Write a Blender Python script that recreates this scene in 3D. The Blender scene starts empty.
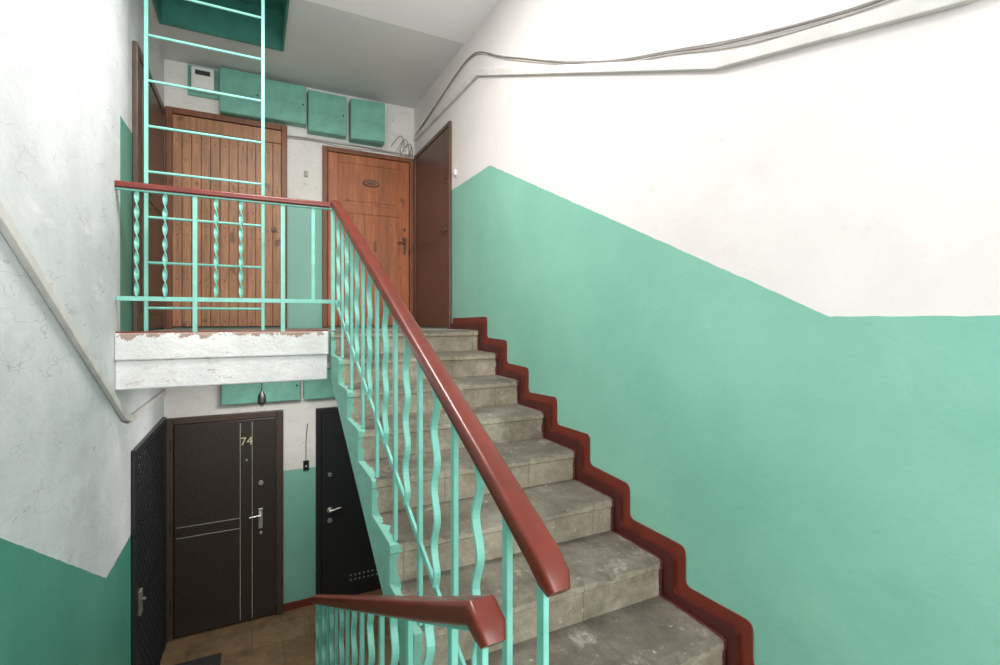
import bpy, math, random
from mathutils import Vector, Matrix, noise as mnoise
random.seed(7)
S=1.15
def lin(c):
    r=[]
    for v in c[:3]:
        v=v/255.0
        r.append(v/12.92 if v<=0.04045 else ((v+0.055)/1.055)**2.4)
    return (r[0],r[1],r[2],1.0)

# ------------------------------------------------------------ builder
class B:
    def __init__(s):
        s.v=[];s.f=[];s.m=[];s.cur=0
    def quadstrip(s,rings,cap=True):
        b=len(s.v);n=len(rings[0])
        for r in rings:
            s.v.extend([tuple(p) for p in r])
        for i in range(len(rings)-1):
            for j in range(n):
                a=b+i*n+j;c=b+i*n+(j+1)%n
                s.f.append((a,c,c+n,a+n));s.m.append(s.cur)
        if cap:
            s.f.append(tuple(b+j for j in reversed(range(n))));s.m.append(s.cur)
            e=b+(len(rings)-1)*n
            s.f.append(tuple(e+j for j in range(n)));s.m.append(s.cur)
        return s
    def box(s,x0,x1,y0,y1,z0,z1):
        return s.quadstrip([[(x0,y0,z0),(x1,y0,z0),(x1,y1,z0),(x0,y1,z0)],[(x0,y0,z1),(x1,y0,z1),(x1,y1,z1),(x0,y1,z1)]])
    def cyl(s,p0,p1,r,r1=None,n=12):
        p0=Vector(p0);p1=Vector(p1);t=(p1-p0).normalized()
        up=Vector((0,0,1)) if abs(t.z)<.9 else Vector((1,0,0))
        a=t.cross(up).normalized();b=a.cross(t)
        if r1 is None:r1=r
        return s.quadstrip([[p+(a*math.cos(k*2*math.pi/n)-b*math.sin(k*2*math.pi/n))*rr for k in range(n)] for p,rr in ((p0,r),(p1,r1))])
    def sweep(s,path,prof,up=(0,0,1),twist=None,scales=None):
        P=[Vector(p) for p in path];rings=[];up=Vector(up)
        for i,p in enumerate(P):
            if i==0:t=P[1]-P[0]
            elif i==len(P)-1:t=P[-1]-P[-2]
            else:t=(P[i]-P[i-1]).normalized()+(P[i+1]-P[i]).normalized()
            t.normalize()
            a=t.cross(up).normalized();b=a.cross(t)
            k=twist[i] if twist else 0
            sc=scales[i] if scales else 1
            ck,sk=math.cos(k),math.sin(k)
            rings.append([p+a*(x*ck-y*sk)*sc+b*(x*sk+y*ck)*sc for x,y in prof])
        return s.quadstrip(rings)
    def make(s,name,mats,parent=None,bevel=0,seg=2,smooth=False,loc=None,rot=None):
        me=bpy.data.meshes.new(name);me.from_pydata(s.v,[],s.f);
        if not isinstance(mats,(list,tuple)):mats=[mats]
        for m in mats:me.materials.append(m)
        for p,mi in zip(me.polygons,s.m):p.material_index=mi
        import bmesh
        bm=bmesh.new();bm.from_mesh(me);bmesh.ops.recalc_face_normals(bm,faces=bm.faces);bm.to_mesh(me);bm.free()
        o=bpy.data.objects.new(name,me);bpy.context.scene.collection.objects.link(o)
        if parent:o.parent=parent
        if loc:o.location=loc
        if rot is not None:o.rotation_euler=(0,0,rot)
        if bevel:
            md=o.modifiers.new('bev','BEVEL');md.width=bevel;md.segments=seg;md.limit_method='ANGLE';md.angle_limit=math.radians(35)
        if smooth:
            for p in me.polygons:p.use_smooth=True
            md=o.modifiers.new('es','EDGE_SPLIT');md.split_angle=math.radians(40)
        return o
def empty(name,loc=(0,0,0),rot=0):
    o=bpy.data.objects.new(name,None);bpy.context.scene.collection.objects.link(o)
    o.location=loc;o.rotation_euler=(0,0,rot);o.empty_display_size=.1
    return o

# ------------------------------------------------------------ materials
class N:
    def __init__(s,name,rough=.5):
        s.mat=bpy.data.materials.new(name);s.mat.use_nodes=True
        s.t=s.mat.node_tree;s.p=s.t.nodes['Principled BSDF'];s.p.inputs['Roughness'].default_value=rough
        s.tc=s.t.nodes.new('ShaderNodeTexCoord');s.co=s.tc.outputs['Object']
        sp=s.t.nodes.new('ShaderNodeSeparateXYZ');s.t.links.new(s.co,sp.inputs[0])
        s.x,s.y,s.z=sp.outputs
    def link(s,a,b):s.t.links.new(a,b)
    def math(s,op,a,b=None,c=None,clamp=False):
        n=s.t.nodes.new('ShaderNodeMath');n.operation=op;n.use_clamp=clamp
        for i,v in enumerate((a,b,c)):
            if v is None:continue
            if isinstance(v,(int,float)):n.inputs[i].default_value=v
            else:s.link(v,n.inputs[i])
        return n.outputs[0]
    def noise(s,scale,detail=4,vec=None,stretch=None,rough=.55):
        n=s.t.nodes.new('ShaderNodeTexNoise');n.inputs['Scale'].default_value=scale;n.inputs['Detail'].default_value=detail;n.inputs['Roughness'].default_value=rough
        v=s.co if vec is None else vec
        if stretch:
            m=s.t.nodes.new('ShaderNodeMapping');m.inputs['Scale'].default_value=stretch;s.link(v,m.inputs[0]);v=m.outputs[0]
        s.link(v,n.inputs['Vector']);return n.outputs['Fac']
    def ramp(s,f,stops):
        n=s.t.nodes.new('ShaderNodeValToRGB');e=n.color_ramp.elements
        while len(e)<len(stops):e.new(.5)
        for i,(p,c) in enumerate(stops):
            e[i].position=p;e[i].color=c if len(c)==4 else lin(c)
        s.link(f,n.inputs[0]);return n.outputs[0]
    def soft(s,f,a,b):
        n=s.t.nodes.new('ShaderNodeMapRange');n.inputs[1].default_value=a;n.inputs[2].default_value=b;s.link(f,n.inputs[0]);return n.outputs[0]
    def mix(s,f,a,b,mode='MIX'):
        n=s.t.nodes.new('ShaderNodeMix');n.data_type='RGBA';n.blend_type=mode
        if isinstance(f,(int,float)):n.inputs[0].default_value=f
        else:s.link(f,n.inputs[0])
        for i,v in ((6,a),(7,b)):
            if isinstance(v,tuple):n.inputs[i].default_value=v if len(v)==4 else lin(v)
            else:s.link(v,n.inputs[i])
        return n.outputs[2]
    def color(s,c):
        if isinstance(c,tuple):s.p.inputs['Base Color'].default_value=c if len(c)==4 else lin(c)
        else:s.link(c,s.p.inputs['Base Color'])
    def bump(s,h,strength=.2,dist=.01):
        n=s.t.nodes.new('ShaderNodeBump');n.inputs['Strength'].default_value=strength;n.inputs['Distance'].default_value=dist
        s.link(h,n.inputs['Height']);s.link(n.outputs[0],s.p.inputs['Normal'])

def paint(name,c,rough=.45,var=.12,metal=0,scale=8,bump=.1):
    n=N(name,rough);a=tuple(max(0,v*(1-var)) for v in c);b=tuple(min(255,v*(1+var)) for v in c)
    n.color(n.ramp(n.noise(scale,5),[(.3,a),(.7,b)]));n.p.inputs['Metallic'].default_value=metal
    if bump:n.bump(n.noise(scale*6,3),bump,.004)
    return n.mat

def wall_mat(name,kind):
    n=N(name,.6)
    wob=n.math('MULTIPLY',n.math('SUBTRACT',n.noise(14,1),.5),.008)
    z=n.math('ADD',n.z,wob)
    WH={'right':((220,213,211),(229,223,221)),'left':((200,203,205),(222,224,226)),'back':((224,220,213),(236,233,229))}[kind]
    w1=n.ramp(n.noise(1.6,6,rough=.65),[(.35,WH[0]),(.65,WH[1])])
    if kind!='right':
        sc=n.soft(n.noise(5,10,stretch=(1,1,2.2),rough=.8),.56,.72)
        w=n.mix(n.math('MULTIPLY',sc,.45),w1,(160,160,158))
        sc2=n.soft(n.noise(2.6,10,stretch=(1,.7,2.6),rough=.78),.55,.66)
        w=n.mix(n.math('MULTIPLY',sc2,.5),w,(238,238,238))
        sc3=n.math('GREATER_THAN',n.noise(16,6,stretch=(1,1,.6),rough=.7),.69)
        w=n.mix(n.math('MULTIPLY',sc3,.5),w,(120,116,110))
        # hairline scratches
        sc4=n.math('LESS_THAN',n.math('ABSOLUTE',n.math('SUBTRACT',n.noise(3.3,3,stretch=(1,.5,1.6)),.5)),.0022)
        w=n.mix(n.math('MULTIPLY',sc4,.4),w,(140,138,134))
    else:
        sc=n.soft(n.noise(6,9,stretch=(1,1,2.2),rough=.75),.6,.78)
        w=n.mix(n.math('MULTIPLY',sc,.35),w1,(180,172,166))
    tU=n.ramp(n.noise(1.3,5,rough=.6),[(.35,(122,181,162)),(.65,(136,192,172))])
    tL=n.ramp(n.noise(1.3,5,rough=.6),[(.35,(76,148,130)),(.65,(94,162,144))])  # darker copy of the wall teal: left wall's shade put into the colour
    if kind=='right':
        h=n.math('MULTIPLY_ADD',n.y,.474,.01-.474*.847)
        h=n.math('MINIMUM',n.math('MAXIMUM',h,.01),1.10)
        f=n.math('LESS_THAN',z,h);col=n.mix(f,w,tU)
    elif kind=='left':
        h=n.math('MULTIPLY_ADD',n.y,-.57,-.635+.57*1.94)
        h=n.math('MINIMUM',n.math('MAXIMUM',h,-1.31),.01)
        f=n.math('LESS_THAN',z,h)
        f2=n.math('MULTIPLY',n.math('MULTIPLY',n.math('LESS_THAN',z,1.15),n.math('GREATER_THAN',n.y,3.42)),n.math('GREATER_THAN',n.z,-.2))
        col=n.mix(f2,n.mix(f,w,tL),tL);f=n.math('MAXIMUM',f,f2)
    else:
        f=n.math('LESS_THAN',z,-1.40)
        f2=n.math('MULTIPLY',n.math('LESS_THAN',z,1.09),n.math('GREATER_THAN',n.z,-.2))
        f=n.math('MAXIMUM',f,f2);col=n.mix(f,w,tU)
    n.color(col)
    n.link(n.math('MULTIPLY_ADD',f,-.22,.62),n.p.inputs['Roughness'])
    n.bump(n.math('ADD',n.noise(5,6),n.math('MULTIPLY',n.noise(60,3),.15)),.28,.02)
    return n.mat
M_wr=wall_mat('plaster_right','right');M_wl=wall_mat('plaster_left','left');M_wb=wall_mat('plaster_back','back')
M_plain=paint('plaster_plain',(228,226,222),.7,.03,scale=2)
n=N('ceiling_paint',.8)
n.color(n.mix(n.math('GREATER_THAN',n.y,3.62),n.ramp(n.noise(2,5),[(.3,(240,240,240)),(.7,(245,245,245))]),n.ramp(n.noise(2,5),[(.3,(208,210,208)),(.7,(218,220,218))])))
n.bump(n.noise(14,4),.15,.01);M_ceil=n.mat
n=N('beam_whitewash',.7)
c=n.ramp(n.noise(4,6),[(.35,(218,217,216)),(.65,(236,235,234))])
c=n.mix(n.math('MULTIPLY',n.soft(n.noise(11,10,stretch=(1,1,2),rough=.85),.57,.66),.8),c,(160,138,120))
edg=n.math('GREATER_THAN',n.math('ADD',n.z,n.math('MULTIPLY',n.noise(11,8,rough=.75),.17)),-.004)
c=n.mix(n.math('MULTIPLY',edg,.8),c,(150,112,92))
n.color(c);n.bump(n.noise(20,6,rough=.7),.8,.014);M_beam=n.mat
# steps
n=N('worn_concrete_step',.78)
g=n.t.nodes.new('ShaderNodeNewGeometry');sp=n.t.nodes.new('ShaderNodeSeparateXYZ');n.link(g.outputs['True Normal'],sp.inputs[0])
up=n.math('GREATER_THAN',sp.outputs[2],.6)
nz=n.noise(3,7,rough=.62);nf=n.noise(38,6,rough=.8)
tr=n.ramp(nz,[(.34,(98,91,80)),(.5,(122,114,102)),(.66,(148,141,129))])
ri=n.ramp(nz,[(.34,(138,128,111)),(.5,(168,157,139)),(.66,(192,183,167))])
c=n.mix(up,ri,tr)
c=n.mix(.35,c,n.ramp(nf,[(.38,(80,78,74)),(.62,(176,172,164))]),'OVERLAY')
c=n.mix(n.math('MULTIPLY',n.soft(n.noise(3.2,8,rough=.7),.52,.64),.45),c,(78,69,58))
c=n.mix(n.math('MULTIPLY',n.soft(n.noise(5,9,rough=.8),.56,.66),.5),c,(196,190,177))
c=n.mix(n.math('MULTIPLY',n.math('GREATER_THAN',n.noise(26,4,rough=.8),.67),.6),c,(214,209,198))
fx=n.math('FRACT',n.math('ADD',n.math('MULTIPLY',n.x,2.3),n.math('MULTIPLY',n.math('FLOOR',n.math('MULTIPLY',n.y,3.333)),.37)));j=n.math('LESS_THAN',fx,.010)
c=n.mix(n.math('MULTIPLY',j,.4),c,(60,55,48))
ed=n.math('LESS_THAN',n.math('ADD',n.x,n.math('MULTIPLY',n.math('SUBTRACT',n.noise(11,5),.5),.10)),.478)
c=n.mix(ed,c,(122,180,164))
rd=n.math('GREATER_THAN',n.math('ADD',n.x,n.math('MULTIPLY',n.math('SUBTRACT',n.noise(20,2),.5),.02)),1.474)
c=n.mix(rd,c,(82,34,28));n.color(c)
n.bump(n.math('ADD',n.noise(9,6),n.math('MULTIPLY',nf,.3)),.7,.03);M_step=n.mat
M_teal=paint('mint_metal_paint',(126,194,180),.4,.05,bump=.15,scale=14)
M_tealbox=paint('teal_box_paint',(112,172,154),.45,.08,scale=9)
M_teald=paint('teal_dark_paint',(60,126,112),.5,.08)
M_rail=paint('red_oxide_gloss',(106,38,26),.3,.12,scale=10,bump=.12)
M_skO=paint('red_oxide_border',(110,42,31),.45,.08);M_skI=paint('red_oxide_border_dark',(76,30,25),.4,.08)
def wood(name,a,b,c3,pw=.1,rough=.4):
    n=N(name,rough)
    g=n.noise(3,8,stretch=(9,9,.9),rough=.65);fine=n.noise(10,6,stretch=(14,14,.5),rough=.7)
    col=n.ramp(g,[(.25,a),(.5,b),(.75,c3)])
    col=n.mix(.45,col,n.ramp(fine,[(.3,(80,60,50)),(.7,(200,190,180))]),'OVERLAY')
    wn=n.t.nodes.new('ShaderNodeTexWhiteNoise');wn.noise_dimensions='1D';n.link(n.math('FLOOR',n.math('DIVIDE',n.x,pw)),wn.inputs['W'])
    col=n.mix(.35,col,n.ramp(wn.outputs['Value'],[(0,(90,80,75)),(1,(165,160,155))]),'OVERLAY')
    kn=n.soft(n.noise(7,2,stretch=(1.6,1,1)),.66,.72);col=n.mix(n.math('MULTIPLY',kn,.65),col,(92,48,26))
    st=n.soft(n.noise(1.7,6,rough=.7),.45,.7);col=n.mix(n.math('MULTIPLY',st,.35),col,(112,70,46))
    n.color(col);n.bump(fine,.25,.005);return n.mat
M_wood1=wood('pine_plank_aged',(164,112,74),(198,146,102),(220,172,126),.07)
M_wood2=wood('pine_door_orange',(172,98,58),(196,120,74),(212,144,96),.13)
M_woodf=wood('wood_frame_brown',(122,70,46),(144,88,58),(160,104,70),.3)
M_brown=paint('brown_powder_metal',(92,64,52),.35,.12,scale=30)
M_brownd=paint('brown_dark_frame',(88,68,58),.4,.1)
n=N('brown_leatherette',.42);n.color(n.ramp(n.noise(60,4),[(.3,(44,34,28)),(.7,(60,49,42))]));n.bump(n.noise(90,4),.5,.004);M_leather=n.mat
M_dframe=paint('dark_bronze_frame',(72,58,48),.4,.08,scale=30)
M_black=paint('black_door_metal',(36,36,38),.38,.1,scale=40)
M_blk=paint('black_plastic',(18,18,18),.4,.05)
M_chrome=paint('brushed_steel',(210,210,206),.25,.04,metal=.8)
M_gold=paint('number_gilt',(206,196,160),.4,.04)
M_white=paint('white_plastic',(226,226,222),.4,.03);M_grey=paint('grey_cable',(168,163,157),.6,.12);M_greyd=paint('dark_cable',(116,109,102),.6,.15)
M_cond=paint('whitewashed_conduit',(210,207,203),.6,.05)
M_glass=paint('meter_window',(60,66,66),.15,.05)
n=N('landing_lino',.5)
br=n.t.nodes.new('ShaderNodeTexBrick');br.inputs['Scale'].default_value=1.0;br.offset=.5;n.link(n.co,br.inputs['Vector'])
br.inputs['Brick Width'].default_value=.46;br.inputs['Row Height'].default_value=.30;br.inputs['Mortar Size'].default_value=.003
br.inputs['Color1'].default_value=lin((152,128,100));br.inputs['Color2'].default_value=lin((138,112,84));br.inputs['Mortar'].default_value=lin((114,92,70))
n.color(n.mix(.65,br.outputs[0],n.ramp(n.noise(5,8,rough=.7),[(.35,(84,74,64)),(.65,(180,172,158))]),'OVERLAY'));n.bump(n.noise(30,4),.2,.005);M_tile=n.mat
M_mat=paint('doormat_rubber',(52,48,48),.9,.2,scale=60,bump=.5)
M_conc=paint('grey_concrete',(150,144,134),.8,.12)

XL,XR,YB,YF=-.66,1.51,4.97,-1.25
ZC=2.2;ZF=-.075;RISE=.149;ZM=ZF-9*RISE;ZL=-2.70;ZLM=-4.0
YE=3.28
# ------------------------------------------------------------ shell
B().box(XR,XR+.2,YF-.2,YB+.2,-4.2,2.7).make('wall_right',M_wr)
B().box(XL-.2,XL,YF-.2,YB+.2,-4.2,2.7).make('wall_left',M_wl)
B().box(XL,XR,YB,YB+.2,-4.2,2.7).make('wall_back',M_wb)
wx0,wx1,wz0,wz1=-.5,1.35,-.75,1.85
b=B();b.box(XL,wx0,YF-.2,YF,-4.2,2.7);b.box(wx1,XR,YF-.2,YF,-4.2,2.7);b.box(wx0,wx1,YF-.2,YF,-4.2,wz0);b.box(wx0,wx1,YF-.2,YF,wz1,2.7)
b.make('wall_front',M_plain)
e=empty('window_1')
b=B()
for (a,c) in ((wx0,wx0+.05),(wx1-.05,wx1),(.40,.45)):b.box(a,c,YF-.14,YF-.08,wz0,wz1)
for (a,c) in ((wz0,wz0+.05),(wz1-.05,wz1),(1.2,1.25)):b.box(wx0,wx1,YF-.14,YF-.08,a,c)
b.make('frame',M_white,e,.006)
B().box(wx0-.03,wx1+.03,YF-.08,YF+.12,wz0-.03,wz0-.002).make('sill',M_white,e,.008)
hx0,hx1,hy0,hy1=-.61,.23,3.42,4.37
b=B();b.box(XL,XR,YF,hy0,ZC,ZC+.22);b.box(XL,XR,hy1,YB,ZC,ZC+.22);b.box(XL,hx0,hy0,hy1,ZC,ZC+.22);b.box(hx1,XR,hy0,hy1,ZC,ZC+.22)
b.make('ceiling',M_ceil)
e=empty('attic_hatch')
b=B();t=.015
b.box(hx0,hx0+t,hy0,hy1,ZC-.012,ZC+.3);b.box(hx1-t,hx1,hy0,hy1,ZC-.012,ZC+.3);b.box(hx0+t,hx1-t,hy0,hy0+t,ZC-.012,ZC+.3);b.box(hx0+t,hx1-t,hy1-t,hy1,ZC-.012,ZC+.3)
b.make('hatch_lining',M_teald,e)
b=B();b.box(hx0-.02,hx1+.02,hy0-.02,hy1+.02,ZC+.3,ZC+.33)
for k in range(1,4):b.box(hx0+t,hx1-t,hy0+k*.23,hy0+k*.23+.03,ZC+.28,ZC+.299)
b.make('hatch_lid',M_teald,e,.003)
# floors
b=B();b.box(XL,XR,YE+.05,YB,ZF-.2,ZF);b.make('floor_upper_landing',M_conc)
e=empty('landing_beam')
b=B();b.box(XL+.001,.435,YE,YE+.05,ZF-.145,ZF+.004);b.box(XL+.001,.43,YE+.012,YE+.15,ZF-.305,ZF-.146);b.make('beam_body',M_beam,e,.008)
b=B();b.box(XL+.001,.435,YE+.03,YE+.055,ZF+.004,ZF+.012);b.make('beam_edge_strip',M_rail,e)
b=B();b.box(XL,XR,YE+.05,YB,ZL-.2,ZL);b.make('floor_lower_landing',M_tile)
yM=YE-8*.3
b=B();b.box(XL,XR,YF,yM,ZM-.2,ZM);b.make('floor_mid_landing',M_conc)
B().box(XL,XR,YF,yM,ZLM-.2,ZLM).make('floor_bottom_landing',M_conc)

def flight(name,x0,x1,yT,zT,rise,s,mat):
    """s=-1 descends towards the window, s=+1 away from it; worn, slightly chipped nosings"""
    rings=[];K=80
    for q in range(K+1):
        x=x0+(x1-x0)*q/K
        poly=[(yT-s*.05,zT)]
        for i in range(9):
            y=yT+s*.3*i;z=zT-rise*i
            mid=math.sin(math.pi*(x-x0)/(x1-x0))
            w=.004+.016*max(0,mnoise.noise(Vector((x*7,i*3.7,zT*5)))+.2)+.024*max(0,mnoise.noise(Vector((x*24,i*9.1,2)))-.1)+.004*mid
            dip=.006*mid+.003*mnoise.noise(Vector((x*5,i*2.1,8)))
            poly+=[(y-s*(w+.05),z-dip*.3),(y-s*(w+.016),z-dip*.8),(y-s*w*.9,z-.003-dip),(y-s*.002,z-w*.9-dip),(y,z-.036),(y-s*.007,z-.042),(y-s*.008,z-rise+.001)]
        yl=yT+s*2.4
        poly+=[(yl-s*.008,zT-rise*8-.28),(yT-s*.05,zT-.28)]
        rings.append([(x,a,c) for a,c in poly])
    return B().quadstrip(rings).make(name,mat)
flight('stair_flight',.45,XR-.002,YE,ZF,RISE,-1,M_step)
flight('stair_flight.001',XL+.002,.37,yM,ZM,(ZM-ZL)/9,1,M_conc)
flight('stair_flight.002',.45,XR-.002,YE,ZL,(ZL-ZLM)/9,-1,M_conc)

# stepped red skirting on the right wall
def fillet(P,r,k=4):
    out=[P[0]]
    for i in range(1,len(P)-1):
        a=Vector(P[i-1]);p=Vector(P[i]);c_=Vector(P[i+1])
        u=(a-p);v=(c_-p);rr_=min(r,u.length*.45,v.length*.45);u.normalize();v.normalize()
        q0=p+u*rr_;q1=p+v*rr_
        for j in range(k+1):
            t=j/k;out.append(tuple(q0*(1-t)**2+p*2*t*(1-t)+q1*t*t))
    out.append(P[-1]);return out
def skirt(w,th,mat,name,par):
    b=B();x0=XR-th;x1=XR-.0005
    U=[(3.86,ZF+w)];L=[(3.86,ZF+.001)]
    for i in range(9):
        y=YE-.3*i;z=ZF-RISE*i;w2=w+.009*math.sin(i*2.3);w3=w+.009*math.cos(i*1.7)
        U+=[(y-w2,z+w3),(y-w2,z-RISE+w3)];L+=[(y-.001,z+.001),(y-.001,z-RISE+.001)]
    U.append((-1.2,ZM+w));L.append((-1.2,ZM+.001))
    U=fillet(U,.03);L=fillet(L,.003)
    n_=len(U);vs=[]
    for x in (x0,x1):
        for p in U:vs.append((x,p[0],p[1]))
        for p in L:vs.append((x,p[0],p[1]))
    fs=[]
    for i in range(n_-1):
        fs.append((i,i+1,n_+i+1,n_+i));o=2*n_
        fs.append((o+i,o+n_+i,o+n_+i+1,o+i+1))
        fs.append((i,o+i,o+i+1,i+1));fs.append((n_+i,n_+i+1,o+n_+i+1,o+n_+i))
    fs.append((0,n_,3*n_,2*n_));fs.append((n_-1,3*n_-1,4*n_-1,2*n_-1))
    b.v=vs;b.f=fs;b.m=[0]*len(fs)
    return b.make(name,mat,par)
e=empty('trim_stair_skirting')
skirt(.09,.006,M_skO,'outer_band',e);skirt(.044,.022,M_skI,'inner_band',e)
B().box(XL+.02,XR-.0,YB-.012,YB-.0005,ZL,ZL+.07).make('baseboard_back',M_skO,None,.003)
B().box(XL+.0005,XL+.012,YE+.06,YB-.02,ZL,ZL+.07).make('baseboard_left',M_skO,None,.003)

# ------------------------------------------------------------ railings
def rr(w,h,c):
    w/=2;h/=2;pts=[]
    for cx,cy,a0 in ((w-c,h-c,0),(-w+c,h-c,90),(-w+c,-h+c,180),(w-c,-h+c,270)):
        for k in range(4):
            a=math.radians(a0+k*30);pts.append((cx+c*math.cos(a),cy+c*math.sin(a)))
    return pts
HR=rr(.054,.044,.010)
FL=[(-.0115,-.005),(.0115,-.005),(.0115,.005),(-.0115,.005)]
def wavy(b,x,y,z0,z1,amp=.014,per=.17,ph=0):
    n_=max(8,int((z1-z0)/.012));pts=[]
    for i in range(n_+1):
        z=z0+(z1-z0)*i/n_
        en=min(1,min(i,n_-i)/4)
        pts.append((x,y+amp*en*math.sin(2*math.pi*z/per+ph),z))
    b.sweep(pts,[(p[1],p[0]*.9) for p in FL],up=(1,0,0))
def twisted(b,x,y,z0,z1,per=.085):
    n_=int((z1-z0)/.009);pts=[(x,y,z0+(z1-z0)*i/n_) for i in range(n_+1)]
    tw=[math.pi*(z1-z0)*i/n_/per for i in range(n_+1)]
    b.sweep(pts,[(-.012,-.003),(.012,-.003),(.012,.003),(-.012,.003)],up=(1,0,0),twist=tw)
e=empty('landing_railing')
YR=3.31;ZH=.735
b=B();b.sweep([(XL+.002,YR,ZH),(.443,YR,ZH)],rr(.05,.036,.010));b.make('handrail',M_rail,e,0,smooth=True)
b=B()
b.box(XL+.002,.46,YR-.006,YR+.006,.105,.13);b.box(XL+.002,.46,YR-.012,YR+.012,ZH-.028,ZH-.018)
for x in (-.292,.17,.465):b.box(x-.012,x+.012,YR-.008,YR+.008,ZF+.005,ZH-.02)
for x in (-.566,-.436,-.187,-.058):twisted(b,x,YR,.13,ZH-.02)
b.box(.335,.357,YR-.005,YR+.005,.13,ZH-.02)
b.make('bars',M_teal,e,.0015,1)
def slope_rail(name,x,ya,za,yb,zb,base):
    e=empty(name)
    k=(zb-za)/(yb-ya)
    path=[(x,ya-.028,za-.03),(x,ya-.012,za-.012),(x,ya+.02,za+.012*(1 if k>0 else 0))]
    nseg=10
    for i in range(1,nseg+1):
        y=ya+(yb-ya)*i/nseg;path.append((x,y,za+k*(y-ya)+.006))
    if k>0: path+= [(x,yb+.045,zb+.012)]
    sc=[.72,1.0,1.04]+[1.0]*(len(path)-3)
    b=B();b.sweep(path,HR,scales=sc);b.make('handrail',M_rail,e,0,smooth=True)
    b=B()
    hz=lambda y:za+k*(y-ya)-.02
    dz=.60
    b.sweep([(x,ya+.02,hz(ya+.02)),(x,yb,hz(yb))],[(-.012,-.004),(.012,-.004),(.012,.004),(-.012,.004)])
    b.sweep([(x,ya+.02,hz(ya+.02)-dz),(x,yb,hz(yb)-dz)],[(-.005,-.012),(.005,-.012),(.005,.012),(-.005,.012)])
    y=.91
    b.box(x-.006,x+.006,.77-.013,.77+.013,base(.77),hz(.77))
    i=0
    while y<yb-.02:
        b.box(x-.007,x+.007,y-.012,y+.012,base(y),hz(y))
        if y+.15<yb:
            wavy(b,x,y+.15,hz(y+.15)-dz,hz(y+.15),ph=i*.9)
        y+=.3;i+=1
    b.make('bars',M_teal,e,.0015,1)
    return e
def base_up(y):
    i=max(0,math.floor((YE-y)/.3+1e-6));
    return max(ZM,ZF-RISE*(i+1)) if y<YE else ZF
def base_dn(y):
    r=(ZM-ZL)/9
    if y<yM:return ZM
    return ZM-r*(math.floor((y-yM)/.3)+1)
slope_rail('stair_railing',.477,.745,-.445,3.27,ZH+.0,base_up)
slope_rail('stair_railing.001',.355,.755,-.505,3.25,-1.745,base_dn)

# ------------------------------------------------------------ ladder
e=empty('attic_ladder')
b=B()
for x in (-.553,.063):b.box(x-.010,x+.010,3.49,3.515,ZF+.002,2.45)
for k in range(10):
    z=.07+k*.267
    if z<2.4:b.cyl((-.553,3.503,z),(.063,3.503,z),.008)
b.make('ladder_frame',M_teal,e,.002,1)

# ------------------------------------------------------------ doors
def door(name,loc,rot,w,h,leaf,frame,fw=.05,leafbuild=None,proud=.045):
    e=empty(name,loc,rot)
    b=B();b.box(0,fw,-proud,0,0,h);b.box(w-fw,w,-proud,0,0,h);b.box(fw,w-fw,-proud,0,h-fw,h)
    b.make('frame',frame,e,.005)
    leafbuild(e,fw,w-fw,h-fw)
    return e
G=.0015
def l1(e,x0,x1,zt):
    b=B();n_=12;pw=(x1-x0)/n_
    for i in range(n_):b.box(x0+i*pw+.0015,x0+(i+1)*pw-.0015,-.034,-.01,.02,zt-.13)
    b.box(x0+.002,x1-.002,-.036,-.01,zt-.125,zt-.01)
    b.make('planks',M_wood1,e,.003)
    B().box(x0,x1,-.012,-.003,.01,zt).make('back_panel',M_brownd,e)
    b=B()
    for z in (.06,.42,.8,.88,1.25,1.6):
        for i in range(n_):
            k=.5
            b.cyl((x0+(i+k)*pw,-.034,z),(x0+(i+k)*pw,-.0375,z),.006,.004,8)
    b.make('nails',M_brownd,e)
    b=B();b.cyl((x1-.06,-.034,.9),(x1-.06,-.05,.9),.022,None,16);b.cyl((x1-.06,-.05,.9),(x1-.06,-.056,.9),.01,None,10);b.make('lock',M_brownd,e,.002)
door('door_1',(-.65,YB-G,ZF),0,.94,1.87,None,M_woodf,.05,l1,.04)
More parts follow.
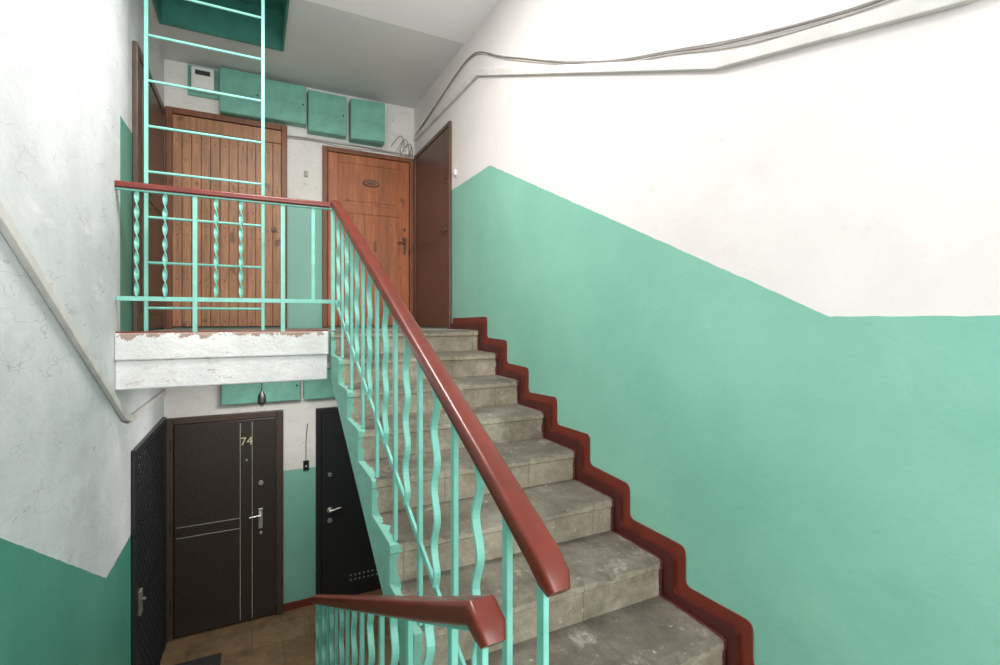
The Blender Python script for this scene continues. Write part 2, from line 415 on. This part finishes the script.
def l2(e,x0,x1,zt):
    b=B();b.box(x0+.003,x1-.003,-.028,-.003,.012,zt-.003)
    b.make('leaf',M_wood2,e,.004)
    b=B()
    b.box(x0+.01,x0+.10,-.036,-.0285,.02,zt-.01);b.box(x1-.10,x1-.01,-.036,-.0285,.02,zt-.01)
    for z0,z1 in ((.02,.12),(1.12,1.20),(zt-.09,zt-.01)):b.box(x0+.101,x1-.101,-.036,-.0285,z0,z1)
    b.make('stiles',M_wood2,e,.006)
    b=B();n_=5;pw=(x1-x0-.24)/n_
    for i in range(n_):b.box(x0+.12+i*pw+.002,x0+.12+(i+1)*pw-.002,-.034,-.0285,.13,1.11)
    b.box(x0+.14,x1-.14,-.034,-.0285,1.24,zt-.12)
    b.make('panels',M_wood2,e,.005)
    b=B();cx=(x0+x1)/2+.01;cz=1.43
    pts=[(cx+.085*math.cos(a*math.pi/12),-.043,cz+.036*math.sin(a*math.pi/12)) for a in range(24)]
    pi=[(cx+.066*math.cos(a*math.pi/12),-.041,cz+.022*math.sin(a*math.pi/12)) for a in range(24)]
    b.v+=pts+[(p[0],-.034,p[2]) for p in pts]+pi+[(p[0],-.034,p[2]) for p in pi]
    for a in range(24):
        c_=(a+1)%24
        b.f+=[(a,c_,48+c_,48+a),(a,24+a,24+c_,c_),(48+a,48+c_,72+c_,72+a)];b.m+=[0]*3
    b.box(cx-.04,cx+.04,-.039,-.034,cz-.009,cz+.009)
    b.make('oval_plaque',M_brownd,e)
    b=B()
    for z,r in ((1.0,.018),(.90,.024),(.82,.014)):
        b.cyl((x1-.055,-.036,z),(x1-.055,-.046,z),r,r*.85,16)
    b.box(x1-.066,x1-.044,-.04,-.036,.74,.86);b.cyl((x1-.055,-.04,.86),(x1-.055,-.075,.86),.008);b.cyl((x1-.055,-.07,.86),(x1-.14,-.07,.86),.008)
    b.make('locks',M_brownd,e,.002)
door('door_2',(.60,YB-G,ZF),0,.895,1.74,None,M_woodf,.045,l2,.04)
def l3(e,x0,x1,zt):
    b=B();b.box(x0+.003,x1-.003,-.018,-.003,.012,zt-.003);b.make('leaf',M_brown,e,.004)
    b=B();b.box(x0+.08,x1-.08,-.021,-.0185,.1,.72);b.box(x0+.08,x1-.08,-.021,-.0185,.8,zt-.1);b.make('pressed_panels',M_brown,e,.002)
    b=B();b.cyl((x1-.05,-.018,1.30),(x1-.05,-.028,1.30),.018,None,14);b.cyl((x1-.05,-.018,.85),(x1-.05,-.03,.85),.022,None,14);b.cyl((x1-.05,-.03,.85),(x1-.05,-.05,.85),.008);b.cyl((x1-.05,-.048,.85),(x1-.15,-.048,.85),.008)
    b.make('handle',M_brownd,e)
door('door_3',(XR-G,4.905,ZF),-math.pi/2,1.015,1.76,None,M_brown,.04,l3,.024)
def l4(e,x0,x1,zt):
    b=B();b.box(x0+.003,x1-.003,-.02,-.003,.012,zt-.003);b.make('leaf',M_brownd,e,.006)
    b=B();b.box(x0+.1,x1-.1,-.026,-.0205,.12,.8);b.box(x0+.1,x1-.1,-.026,-.0205,.9,zt-.12);b.make('panels',M_brownd,e,.006)
    b=B();b.cyl((x0+.05,-.02,.9),(x0+.05,-.06,.9),.01);b.cyl((x0+.05,-.058,.9),(x0+.16,-.058,.9),.009);b.make('handle',M_brownd,e)
door('door_4',(XL+G,3.72,ZF),math.pi/2,1.13,1.80,None,M_brownd,.06,l4,.028)
def l5(e,x0,x1,zt):
    b=B();b.box(x0+.003,x1-.003,-.036,-.003,.012,zt-.003);b.make('leaf',M_leather,e,.008)
    b=B();xa,xb=.555,.65
    for x in (xa,xb):b.box(x-.003,x+.003,-.0385,-.0355,.03,zt-.03)
    for z in (.85,.94):b.box(x0+.02,xa,-.0385,-.0355,z-.004,z+.004)
    b.make('metal_strips',M_chrome,e)
    b=B();b.box(.70,.735,-.044,-.0355,.82,1.0);b.cyl((.717,-.044,.95),(.717,-.085,.95),.009);b.cyl((.723,-.082,.95),(.625,-.082,.945),.008,.006)
    b.cyl((.72,-.036,1.23),(.72,-.046,1.23),.022,None,16);b.cyl((.72,-.036,.78),(.72,-.045,.78),.014,None,16)
    b.make('handle_and_lock',M_chrome,e,.002)
    b=B();b.cyl((.605,-.036,1.45),(.605,-.043,1.45),.009,None,12);b.make('peephole',M_chrome,e)
    b=B()
    for z in (.25,.9,1.6):b.cyl((x0-.01,-.05,z),(x0-.01,-.05,z+.09),.009)
    b.make('hinges',M_dframe,e)
    cu=bpy.data.curves.new('num','FONT');cu.body='74';cu.size=.1;cu.extrude=.002;cu.align_x='CENTER'
    o=bpy.data.objects.new('number_74',cu);bpy.context.scene.collection.objects.link(o);o.parent=e;o.location=(.605,-.0385,1.585);o.rotation_euler=(math.pi/2,0,0);cu.materials.append(M_gold)
door('door_5',(-.648,YB-G,ZL+.001),0,.905,1.87,None,M_dframe,.055,l5)
def l6(e,x0,x1,zt):
    b=B();b.box(x0+.003,x1-.003,-.036,-.003,.012,zt-.003);b.make('leaf',M_black,e,.006)
    b=B();b.box(x0+.22,x1-.05,-.0395,-.0362,.1,.28);b.make('vent_plate',M_black,e,.003)
    b=B()
    for r in range(2):
        for k in range(7):b.cyl((x0+.27+k*.042,-.0396,.165+r*.045),(x0+.27+k*.042,-.0405,.165+r*.045),.009,None,10)
    b.make('vent_holes',M_grey,e)
    b=B();b.cyl((.125,-.036,.88),(.125,-.046,.88),.028,None,20);b.cyl((.125,-.046,.88),(.125,-.08,.88),.009);b.cyl((.12,-.078,.88),(.22,-.078,.90),.009,.007)
    b.cyl((.125,-.036,.78),(.125,-.046,.78),.024,None,16);b.cyl((.125,-.036,1.22),(.125,-.046,1.22),.02,None,16)
    b.make('handle',M_chrome,e,.002)
door('door_6',(.54,YB-G,ZL+.001),0,.87,1.86,None,M_black,.05,l6)
def l7(e,x0,x1,zt):
    b=B();b.box(x0,x1,-.008,-.003,.01,zt);b.make('panel',M_black,e)
    b=B();st=.075
    W=x1-x0;H=zt-.02
    k=-H
    while k<W:
        for sgn in (1,-1):
            a0=max(0,k);a1=min(W,k+H)
            if a1>a0:
                za=a0-k;zb=a1-k
                if sgn<0:za,zb=H-za,H-zb
                b.cyl((x0+a0,-.016,.01+za),(x0+a1,-.016,.01+zb),.004,None,5)
        k+=st
    b.box(x0,x1,-.024,-.012,.86,.93);b.box(x0,x0+.03,-.024,-.012,.01,zt);b.box(x1-.03,x1,-.024,-.012,.01,zt)
    b.make('lattice',M_black,e)
    b=B();b.box(x0+.01,x0+.07,-.04,-.024,.85,1.0);b.cyl((x0+.04,-.04,.94),(x0+.04,-.06,.94),.01);b.make('lock_box',M_greyd,e,.003)
door('door_7',(XL+G,3.69,ZL+.001),math.pi/2,1.18,1.90,None,M_black,.05,l7,.026)

# ------------------------------------------------------------ electrical boxes
def ebox(x0,x1,z0,z1,dep,name='electrical_box',ajar=0):
    e=empty(name,(x0,YB-G,z0))
    w=x1-x0;h=z1-z0
    B().box(0,w,-dep,0,0,h).make('cabinet',M_tealbox,e,.004)
    b=B();b.box(.004,w-.004,-.008,0,.004,h-.004);b.box(w*.5-.02,w*.5+.02,-.013,-.008,.03,.04)
    o=b.make('cover',M_tealbox,e,.003);o.location=(0,-dep-.001,0);o.rotation_euler=(0,0,-ajar)
    b=B();b.cyl((w-.03,-dep-.009,h*.5),(w-.03,-dep-.016,h*.5),.008);b.make('cabinet_lock',M_blk,e)
ebox(-.25,.075,1.80,2.185,.10);ebox(.09,.45,1.81,2.16,.10);ebox(.465,.81,1.76,2.14,.10);ebox(.845,1.17,1.74,2.13,.12,ajar=.12)
ebox(-.24,.40,-.74,-.46,.08);ebox(.43,.75,-.74,-.46,.08)
e=empty('electricity_meter',(-.46,YB-G,1.95))
B().box(-.03,.2,-.02,0,-.02,.235).make('backboard',M_tealbox,e,.002)
B().box(0,.17,-.10,-.0205,.01,.20).make('housing',M_white,e,.012,3)
b=B();b.box(.03,.14,-.104,-.1002,.13,.17);b.make('dial_window',M_glass,e,.003)
b=B();b.box(.02,.15,-.108,-.1002,.02,.09);b.make('terminal_cover',M_white,e,.004)
e=empty('junction_box',(1.35,YB-G,1.70))
B().box(0,.09,-.035,0,0,.07).make('case',M_white,e,.006)
b=B();b.cyl((.045,-.035,.035),(.045,-.038,.035),.01,None,12);b.make('screw',M_grey,e)

# ------------------------------------------------------------ cables and conduits
def tube(name,pts,r,mat,parent=None,smooth=True):
    cu=bpy.data.curves.new(name,'CURVE');cu.dimensions='3D';cu.bevel_depth=r;cu.bevel_resolution=2;cu.resolution_u=6
    sp=cu.splines.new('NURBS' if smooth else 'POLY');sp.points.add(len(pts)-1)
    for q,p in zip(sp.points,pts):q.co=(*p,1)
    if smooth:sp.use_endpoint_u=True;sp.order_u=3
    cu.materials.append(mat);o=bpy.data.objects.new(name,cu);bpy.context.scene.collection.objects.link(o)
    if parent:o.parent=parent
    return o
RC=[(4.9,1.90),(4.3,1.96),(3.75,2.03),(3.506,2.04),(3.31,1.99),(3.0,1.80),(2.71,1.65),(2.2,1.38),(1.766,1.185),(1.45,1.08),(1.227,.99),(1.0,.92),(.793,.872),(.696,.85),(.3,.80),(-.4,.78)]
e=empty('wall_cable_bundle')
for k in range(3):
    tube('cable_%d'%(k+1),[(XR-.006-.003*(k%2),y,z+(k-1)*.009+random.uniform(-.006,.006)) for y,z in RC],.003,[M_grey,M_greyd,M_cond][k],e)
e=empty('trim_conduit_right')
b=B();b.sweep([(XR-.014,4.9,1.86),(XR-.014,3.33,1.835),(XR-.014,1.227,.925),(XR-.014,.533,.765),(XR-.014,-1.1,.70)],[(-.013,-.021),(.013,-.021),(.013,.021),(-.013,.021)])
b.make('channel',M_cond,e,.003)
e=empty('trim_conduit_left')
b=B();b.sweep([(XL+.012,-1.1,1.75),(XL+.012,1.94,.287),(XL+.012,3.45,-.545),(XL+.012,3.62,-.59),(XL+.012,4.9,-.60)],[(-.011,-.022),(.011,-.022),(.011,.022),(-.011,.022)])
b.make('channel',M_cond,e,.003)
e=empty('wall_cable_bundle.001')
for k in range(3):
    pts=[]
    for x in [.1,.3,.5,.8,1.0,1.2,1.4,1.48]:
        pts.append((x,YB-.012-.004*k,1.71+(k-1.5)*.012+random.uniform(-.012,.012)))
    tube('cable_%d'%(k+1),pts,.0035,[M_grey,M_greyd,M_cond][k],e)
for k,(x0,z0,z1) in enumerate(((1.36,1.76,1.94),(1.41,1.72,1.92),(1.45,1.68,1.88))):
    tube('loop_%d'%(k+1),[(x0-.1,YB-.03,z0),(x0,YB-.05,z1),(x0+.04,YB-.05,z0-.02),(x0-.03,YB-.04,z0-.08),(x0+.02,YB-.03,z1-.1)],.0035,[M_greyd,M_grey,M_greyd][k],e)

def bell(name,loc,rot,mat,w=.035,h=.055):
    e=empty(name,loc,rot);B().box(-w/2,w/2,-.018,0,-h/2,h/2).make('case',mat,e,.004);b=B();b.cyl((0,-.018,-.005),(0,-.023,-.005),.009,None,14);b.make('button',M_grey,e)
bell('doorbell',(.455,YB-G,1.38),0,M_grey);bell('doorbell.001',(.455,YB-G,-1.37),0,M_blk,.05,.09);bell('doorbell.002',(XR-G,3.80,1.22),-math.pi/2,M_white,.05,.05)
tube('doorbell_wire',[(.455,YB-.006,-1.32),(.45,YB-.006,-1.1),(.47,YB-.006,-.98)],.003,M_blk)
e=empty('pendant_lamp_holder')
tube('cord',[(.07,4.35,ZF-.2),(.07,4.35,-.58)],.004,M_blk,e,False)
b=B();b.sweep([(.07,4.35,-.565),(.07,4.35,-.585),(.07,4.35,-.60),(.07,4.35,-.66),(.07,4.35,-.668)],[(math.cos(a*math.pi/8)*.03,math.sin(a*math.pi/8)*.03) for a in range(16)],up=(1,0,0),scales=[.35,.6,.95,1.05,.8]);b.make('socket',M_blk,e,smooth=True)
b=B();b.cyl((.07,4.35,-.668),(.07,4.35,-.69),.014,.012,14);b.make('contact',M_greyd,e)
B().box(-.62,-.22,4.10,4.56,ZL+.001,ZL+.014).make('doormat',M_mat,None,.004)

# ------------------------------------------------------------ lights
def area(name,loc,rot,sx,sy,en,col=(1,1,1),par=None):
    l=bpy.data.lights.new(name,'AREA');l.shape='RECTANGLE';l.size=sx;l.size_y=sy;l.energy=en;l.color=col
    o=bpy.data.objects.new(name,l);bpy.context.scene.collection.objects.link(o);o.location=loc;o.rotation_euler=rot
    if par:o.parent=par
    return o
area('window_daylight',((wx0+wx1)/2,YF-.25,(wz0+wz1)/2),(math.radians(90),0,0),wx1-wx0,wz1-wz0,134,(1,.98,.96))
def added_fill_lamp(x,y,z,en,w=.5):  # added fill light in a made-up ceiling housing
    e=empty('added_fill_lamp')
    b=B();b.box(x-w/2-.03,x+w/2+.03,y-w/2-.03,y+w/2+.03,z-.03,z-.001);b.make('housing',M_white,e,.006)
    area('added_fill_light',(x,y,z-.04),(0,0,0),w,w,en,(1,.97,.93),e)
added_fill_lamp(.1,2.4,ZC,80,.6)  # out of view, added to brighten the flight and upper landing
added_fill_lamp(.2,4.0,ZF-.2,23,.5)  # hidden behind the beam, added to brighten the lower landing
W=bpy.data.worlds.new('World');bpy.context.scene.world=W;W.use_nodes=True
W.node_tree.nodes['Background'].inputs[0].default_value=(.75,.85,1,1);W.node_tree.nodes['Background'].inputs[1].default_value=1.0

# ------------------------------------------------------------ camera
cd=bpy.data.cameras.new('camera');co=bpy.data.objects.new('camera',cd);bpy.context.scene.collection.objects.link(co)
cd.sensor_width=36;cd.lens=36*.491;cd.shift_y=-.0125;cd.clip_start=.02
co.rotation_euler=(math.radians(90),0,-math.radians(26.8))
bpy.context.scene.camera=co
for o in bpy.context.scene.objects:
    if o.parent is None:
        o.location=o.location*S
        if o!=co:o.scale=o.scale*S
vs=bpy.context.scene.view_settings
vs.view_transform='Standard';vs.exposure=0
